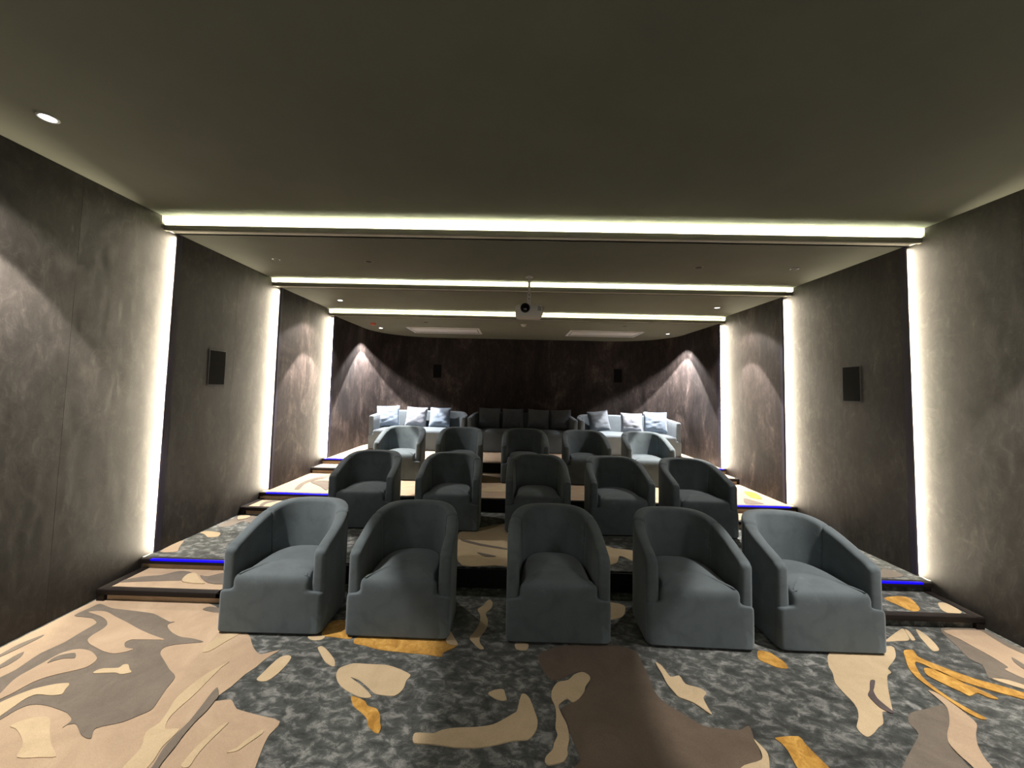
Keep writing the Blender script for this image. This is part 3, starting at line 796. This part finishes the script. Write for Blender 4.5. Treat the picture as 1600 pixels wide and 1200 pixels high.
# ------------------------------------------------------------------ scatter cushions
def cushion_mesh(name, w, h, t, mat, seed):
    n = 18
    V, Fc, idx = [], [], {}
    rnd = random.Random(seed)
    ox, oy = rnd.uniform(0, 50), rnd.uniform(0, 50)
    for side in (1, -1):
        for i in range(n + 1):
            for j in range(n + 1):
                u, v = 2 * i / n - 1, 2 * j / n - 1
                edge = i in (0, n) or j in (0, n)
                if edge and side < 0:
                    idx[(side, i, j)] = idx[(1, i, j)]; continue
                pin = 1 - 0.055 * (1 - (abs(u) * abs(v)) ** 1.5)
                pu = u * w / 2 * (1 - 0.06 * (1 - v * v) * abs(u) ** 3) 
                pv = v * h / 2 * (1 - 0.06 * (1 - u * u) * abs(v) ** 3)
                q = max(0.0, (1 - abs(u) ** 2.6) * (1 - abs(v) ** 2.6)) ** 0.55
                wr = noise.noise(Vector((u * 2.2 + ox, v * 5.0 + oy, side * 3.0))) * 0.018 * q
                wr += noise.noise(Vector((u * 7 + ox, v * 9 + oy, side * 7.0))) * 0.006 * q
                idx[(side, i, j)] = len(V)
                V.append((pu, -side * (t / 2 * q + wr) if not edge else 0.0, pv + h / 2))
    for side in (1, -1):
        for i in range(n):
            for j in range(n):
                f = (idx[(side, i, j)], idx[(side, i + 1, j)], idx[(side, i + 1, j + 1)], idx[(side, i, j + 1)])
                Fc.append(f if side > 0 else f[::-1])
    me = mesh(name, V, Fc, mat, 80)
    # piping along the rim
    rim = [(i, 0) for i in range(n)] + [(n, j) for j in range(n)] + [(i, n) for i in range(n, 0, -1)] + [(0, j) for j in range(n, 0, -1)]
    pts = [V[idx[(1, i, j)]] for i, j in rim]; pts.append(pts[0])
    pp = mesh(name + '_piping', *tube(pts, 0.006, 6), mat, 80)
    return me, pp

ZS = F[3] + 0.412
CUSH = [  # x, y, size, lean, yaw, roll, material, label
    (-2.83, 8.18, 0.47, 16, 14, -2, 'cushion', 'pale blue square cushion at the far left end of the left sofa'),
    (-2.27, 8.26, 0.45, 15, 0, 2, 'cushion_grey', 'pale grey square cushion, second from the left on the left sofa'),
    (-1.76, 8.28, 0.45, 15, -3, 0, 'cushion', 'square cushion half in shadow, third from the left on the left sofa'),
    (-0.69, 8.33, 0.47, 15, 2, 1, 'cushion_shade', 'shade-darkened square cushion at the left of the middle sofa'),
    (-0.18, 8.33, 0.46, 15, 0, 0, 'cushion_shade', 'shade-darkened square cushion just left of centre on the middle sofa'),
    (0.36, 8.33, 0.46, 16, -2, 2, 'cushion_shade', 'shade-darkened square cushion just right of centre on the middle sofa'),
    (0.86, 8.32, 0.46, 15, -6, -3, 'cushion_shade', 'shade-darkened square cushion at the right of the middle sofa'),
    (1.69, 8.24, 0.46, 15, 8, -6, 'cushion_shade', 'shade-darkened square cushion at the left of the right sofa'),
    (2.31, 8.12, 0.44, 18, -6, 1, 'cushion_grey', 'pale grey square cushion in the middle of the right sofa'),
    (2.80, 8.12, 0.47, 14, -12, 0, 'cushion', 'pale blue square cushion at the far right end of the right sofa'),
]
for i, (x, y, sz, lean, yaw, roll, mt, lab) in enumerate(CUSH):
    me, pp = cushion_mesh('cushion', sz, sz * 0.94, 0.16, M[mt], i + 3)
    root = new_obj('cushion', me)
    root.matrix_world = Matrix.Translation((x, y, ZS + 0.012)) @ Matrix.Rotation(math.radians(yaw), 4, 'Z') @ Matrix.Rotation(math.radians(-lean), 4, 'X') @ Matrix.Rotation(math.radians(roll), 4, 'Y')
    tag(root, lab, 'cushion', 'scatter cushions on the sofas')
    new_obj('piping', pp, root)

# ------------------------------------------------------------------ lamps
def spot(name, parent, z, power, size_deg, blend, col, tilt=(0, 0, 0)):
    l = bpy.data.lights.new(name, 'SPOT')
    l.energy = power; l.spot_size = math.radians(size_deg); l.spot_blend = blend
    l.shadow_soft_size = 0.02; l.color = col
    o = bpy.data.objects.new(name, l); COL.objects.link(o)
    o.parent = parent; o.location = (0, 0, z); o.rotation_euler = tilt
    return o

def downlight(x, y, zc, r, lit, power, col, label, inner=74.0, outer=110.0, group='ceiling downlights', spill='front'):
    root = empty('downlight', (x, y, zc))
    tag(root, label, 'downlight', group)
    add('trim_ring', lathe([(r * 0.72, 0.012), (r * 0.74, -0.004), (r * 0.86, -0.007), (r, -0.003), (r, 0.012)], 28, closed=True), M['ring'], root, 50)
    if lit:
        add('lens', lathe([(0, -0.001), (r * 0.4, -0.0015), (r * 0.735, 0.0)], 24), M['lamp_on'], root, 50)
        if power > 0:
            spot('spotlight', root, -0.012, power, inner, 0.12, col)
            spot('spill_light', root, -0.012, power * SPILL[spill], outer, 0.25, col)
    else:
        refl = add('reflector', lathe([(0, 0.008), (r * 0.3, 0.010), (r * 0.735, -0.001)], 24), M['lamp_off'], root, 50)
        add('bulb', lathe([(0, 0.001), (r * 0.22, 0.002), (r * 0.26, 0.008)], 16), M['black'], refl, 50)
    return root

downlight(-3.007, 2.165, H[0], 0.050, True, SPOT_FRONT, SPOT_COL, 'bright round downlight on the nearest ceiling close to the left wall')
downlight(3.007, 1.98, H[0], 0.050, True, SPOT_FRONT, SPOT_COL, 'bright round downlight on the nearest ceiling close to the right wall')
for s, side in ((-1, 'left'), (1, 'right')):
    downlight(s * 2.2, -0.95, H[0], 0.050, True, SPOT_ADDED, SPOT_COL, 'unseen round downlight added to light the bounce screen near the %s wall' % side)  # unseen lamps, added for soft frontal light on the chairs
    downlight(s * 2.958, 4.31, H[1], 0.045, False, 0, SPOT_COL, 'unlit ringed downlight on the second ceiling near the %s wall' % side)
    downlight(s * 2.94, 5.93, H[2], 0.045, True, SPOT_MID, SPOT_COL, 'lit round downlight on the third ceiling near the %s wall' % side, 63.0, 112.0, spill='mid')
    downlight(s * 3.00, 7.98, H[3], 0.048, True, SPOT_BACK, BACK_COL, 'bright round downlight over the %s sofa' % side, 76.0, 102.0, spill='back')
    # small dark ceiling fittings
    for y, zc, x, w_ in ((4.33, H[1], 1.89, 'second ceiling'), (7.17, H[3], 1.87, 'farthest ceiling')):
        root = empty('sprinkler_cover', (s * x, y, zc))
        tag(root, 'small dark round cover plate on the %s, %s of centre' % (w_, side), 'cover plate', 'dark ceiling cover plates')
        add('cover_plate', lathe([(0, -0.008), (0.030, -0.007), (0.040, -0.002), (0.040, 0.006)], 20), M['plate'], root, 40)
        add('rim', lathe([(0.040, 0.004), (0.041, -0.003), (0.048, -0.003), (0.050, 0.004)], 20), M['lip'], root, 40)

def detector(x, y, zc, m, label, r=0.055):
    root = empty('smoke_detector', (x, y, zc))
    tag(root, label, 'detector')
    add('mount', lathe([(0, 0.002), (r, 0.002), (r, -0.012), (r * 0.92, -0.014)], 24), m, root, 40)
    add('cap', lathe([(r * 0.85, -0.012), (r * 0.8, -0.030), (r * 0.5, -0.040), (0, -0.042)], 24), m, root, 40)
detector(-2.957, 7.41, H[3], M['red'], 'small reddish orange detector on the farthest ceiling beside the left downlight')
detector(-0.02, 7.20, H[3], M['plastic'], 'white round smoke detector on the farthest ceiling behind the projector')

# ceiling vents
for s, side in ((-1, 'left'), (1, 'right')):
    xc = s * 1.70 if s > 0 else -1.66
    root = empty('ceiling_vent', (xc, 8.14, H[3]))
    tag(root, 'long off white rectangular ceiling vent over the %s half of the sofas' % side, 'ceiling vent', 'long ceiling vents over the sofas')
    hx, hy, t = 0.755, 0.38, 0.05
    add('frame', join(box(-hx, hx, -hy, -hy + t, -0.014, 0.01, 0.004), box(-hx, hx, hy - t, hy, -0.014, 0.01, 0.004),
                      box(-hx, -hx + t, -hy + t, hy - t, -0.014, 0.01, 0.004), box(hx - t, hx, -hy + t, hy - t, -0.014, 0.01, 0.004)), M['vent'], root, 40)
    add('panel', box(-hx + t + 0.02, hx - t - 0.02, -hy + t + 0.09, hy - t - 0.09, -0.010, 0.008, 0.003), M['vent'], root, 40)
    for q in range(4):
        yy = -hy + t + 0.012 + q * 0.02
        add('slat', box(-hx + t, hx - t, yy, yy + 0.012, -0.008, 0.006), M['vent_slot'], root)
        add('slat', box(-hx + t, hx - t, -yy - 0.012, -yy, -0.008, 0.006), M['vent_slot'], root)

# wall speakers
def wall_speaker(loc, rz, w, h, label, group):
    root = empty('wall_speaker', loc, rz)
    tag(root, label, 'speaker', group)
    d = 0.0025
    add('frame', join(box(-w / 2, w / 2, -d, 0, -h / 2, -h / 2 + 0.012), box(-w / 2, w / 2, -d, 0, h / 2 - 0.012, h / 2, 0.0),
                      box(-w / 2, -w / 2 + 0.012, -d, 0, -h / 2 + 0.012, h / 2 - 0.012), box(w / 2 - 0.012, w / 2, -d, 0, -h / 2 + 0.012, h / 2 - 0.012)), M['black'], root, 40)
    add('grille', box(-w / 2 + 0.012, w / 2 - 0.012, -d * 0.97, -0.001, -h / 2 + 0.012, h / 2 - 0.012), M['grille'], root)
wall_speaker((-W[1] - 0.0021, 4.222, 1.935), pi / 2, 0.25, 0.395, 'black rectangular speaker grille on the left wall', 'side wall speakers')
wall_speaker((W[1] + 0.0021, 4.238, 1.915), -pi / 2, 0.235, 0.395, 'black rectangular speaker grille on the right wall', 'side wall speakers')
wall_speaker((-2.07, YB - 0.002, 2.19), 0, 0.26, 0.35, 'black speaker grille on the dark back wall above the left sofa', 'back wall speakers')
wall_speaker((2.34, YB - 0.027, 2.17), -0.20, 0.26, 0.35, 'black speaker grille on the dark back wall above the right sofa', 'back wall speakers')

# ------------------------------------------------------------------ projector
pr = empty('projector', (-0.015, 4.80, H[1]))
tag(pr, 'white projector hanging on a pole from the second ceiling', 'projector')
add('ceiling_plate', lathe([(0, 0.002), (0.05, 0.002), (0.05, -0.010), (0.035, -0.016), (0, -0.016)], 24), M['metal'], pr, 40)
add('pole', lathe([(0, -0.01), (0.014, -0.01), (0.014, -0.22), (0, -0.22)], 16), M['metal'], pr, 40)
bracket = add('bracket', join(box(-0.026, 0.026, -0.022, 0.022, -0.355, -0.20, 0.006), box(-0.034, 0.034, -0.03, 0.03, -0.372, -0.345, 0.006)), M['metal'], pr, 40)
for q in range(2):
    add('bolt', lathe([(0, 0.0), (0.007, 0.0), (0.007, 0.006), (0, 0.006)], 10, (0, 0, 0)), M['black'], bracket).matrix_basis = Matrix.Translation((0.0, -0.021, -0.24 - 0.05 * q)) @ Matrix.Rotation(pi / 2, 4, 'X')
# body: a tapering rounded case with a bulged front
rings = []
for ins, z in ((0.03, -0.532), (0.014, -0.529), (0.007, -0.518), (0.004, -0.495), (0.0, -0.45), (0.0, -0.42), (0.006, -0.397), (0.016, -0.384), (0.032, -0.379)):
    loop = []
    for q in range(40):
        t = 2 * pi * q / 40
        c, s_ = cos(t), sin(t)
        loop.append(((0.168 - ins) * abs(c) ** 0.28 * (1 if c >= 0 else -1), (0.13 - ins) * abs(s_) ** 0.28 * (1 if s_ >= 0 else -1), z))
    rings.append(loop)
body = add('body', stack(rings), M['plastic'], pr, 50)
lens = add('lens_barrel', lathe([(0.058, -0.01), (0.058, 0.022), (0.050, 0.026), (0.044, 0.020), (0.040, 0.004), (0, 0.003)], 28), M['black'], pr, 40)
lens.matrix_basis = Matrix.Translation((-0.050, -0.128, -0.432)) @ Matrix.Rotation(pi / 2, 4, 'X')
gl = add('lens_glass', lathe([(0.039, 0.006), (0.03, 0.012), (0.015, 0.016), (0, 0.017)], 24), M['glass'], lens, 60)
add('vent_grille', join(*[box(0.105, 0.150, -0.133, -0.125, -0.415 - 0.011 * q, -0.409 - 0.011 * q) for q in range(5)]), M['vent_slot'], pr)
add('sensor_window', box(-0.072, -0.036, -0.134, -0.126, -0.480, -0.473, 0.002), M['black'], pr)
cb = add('cable', tube([(0.02, 0.0, -0.35), (0.08, -0.02, -0.365), (0.13, -0.05, -0.374), (0.165, -0.09, -0.390), (0.178, -0.11, -0.41), (0.176, -0.10, -0.46), (0.162, -0.05, -0.50)], 0.005, 6), M['plastic'], pr, 60)
for sx in (-0.1, 0.1):
    add('mount_arm', tube([(0, 0, -0.36), (sx, -0.05, -0.374), (sx, -0.06, -0.386)], 0.008, 6), M['metal'], pr, 60)
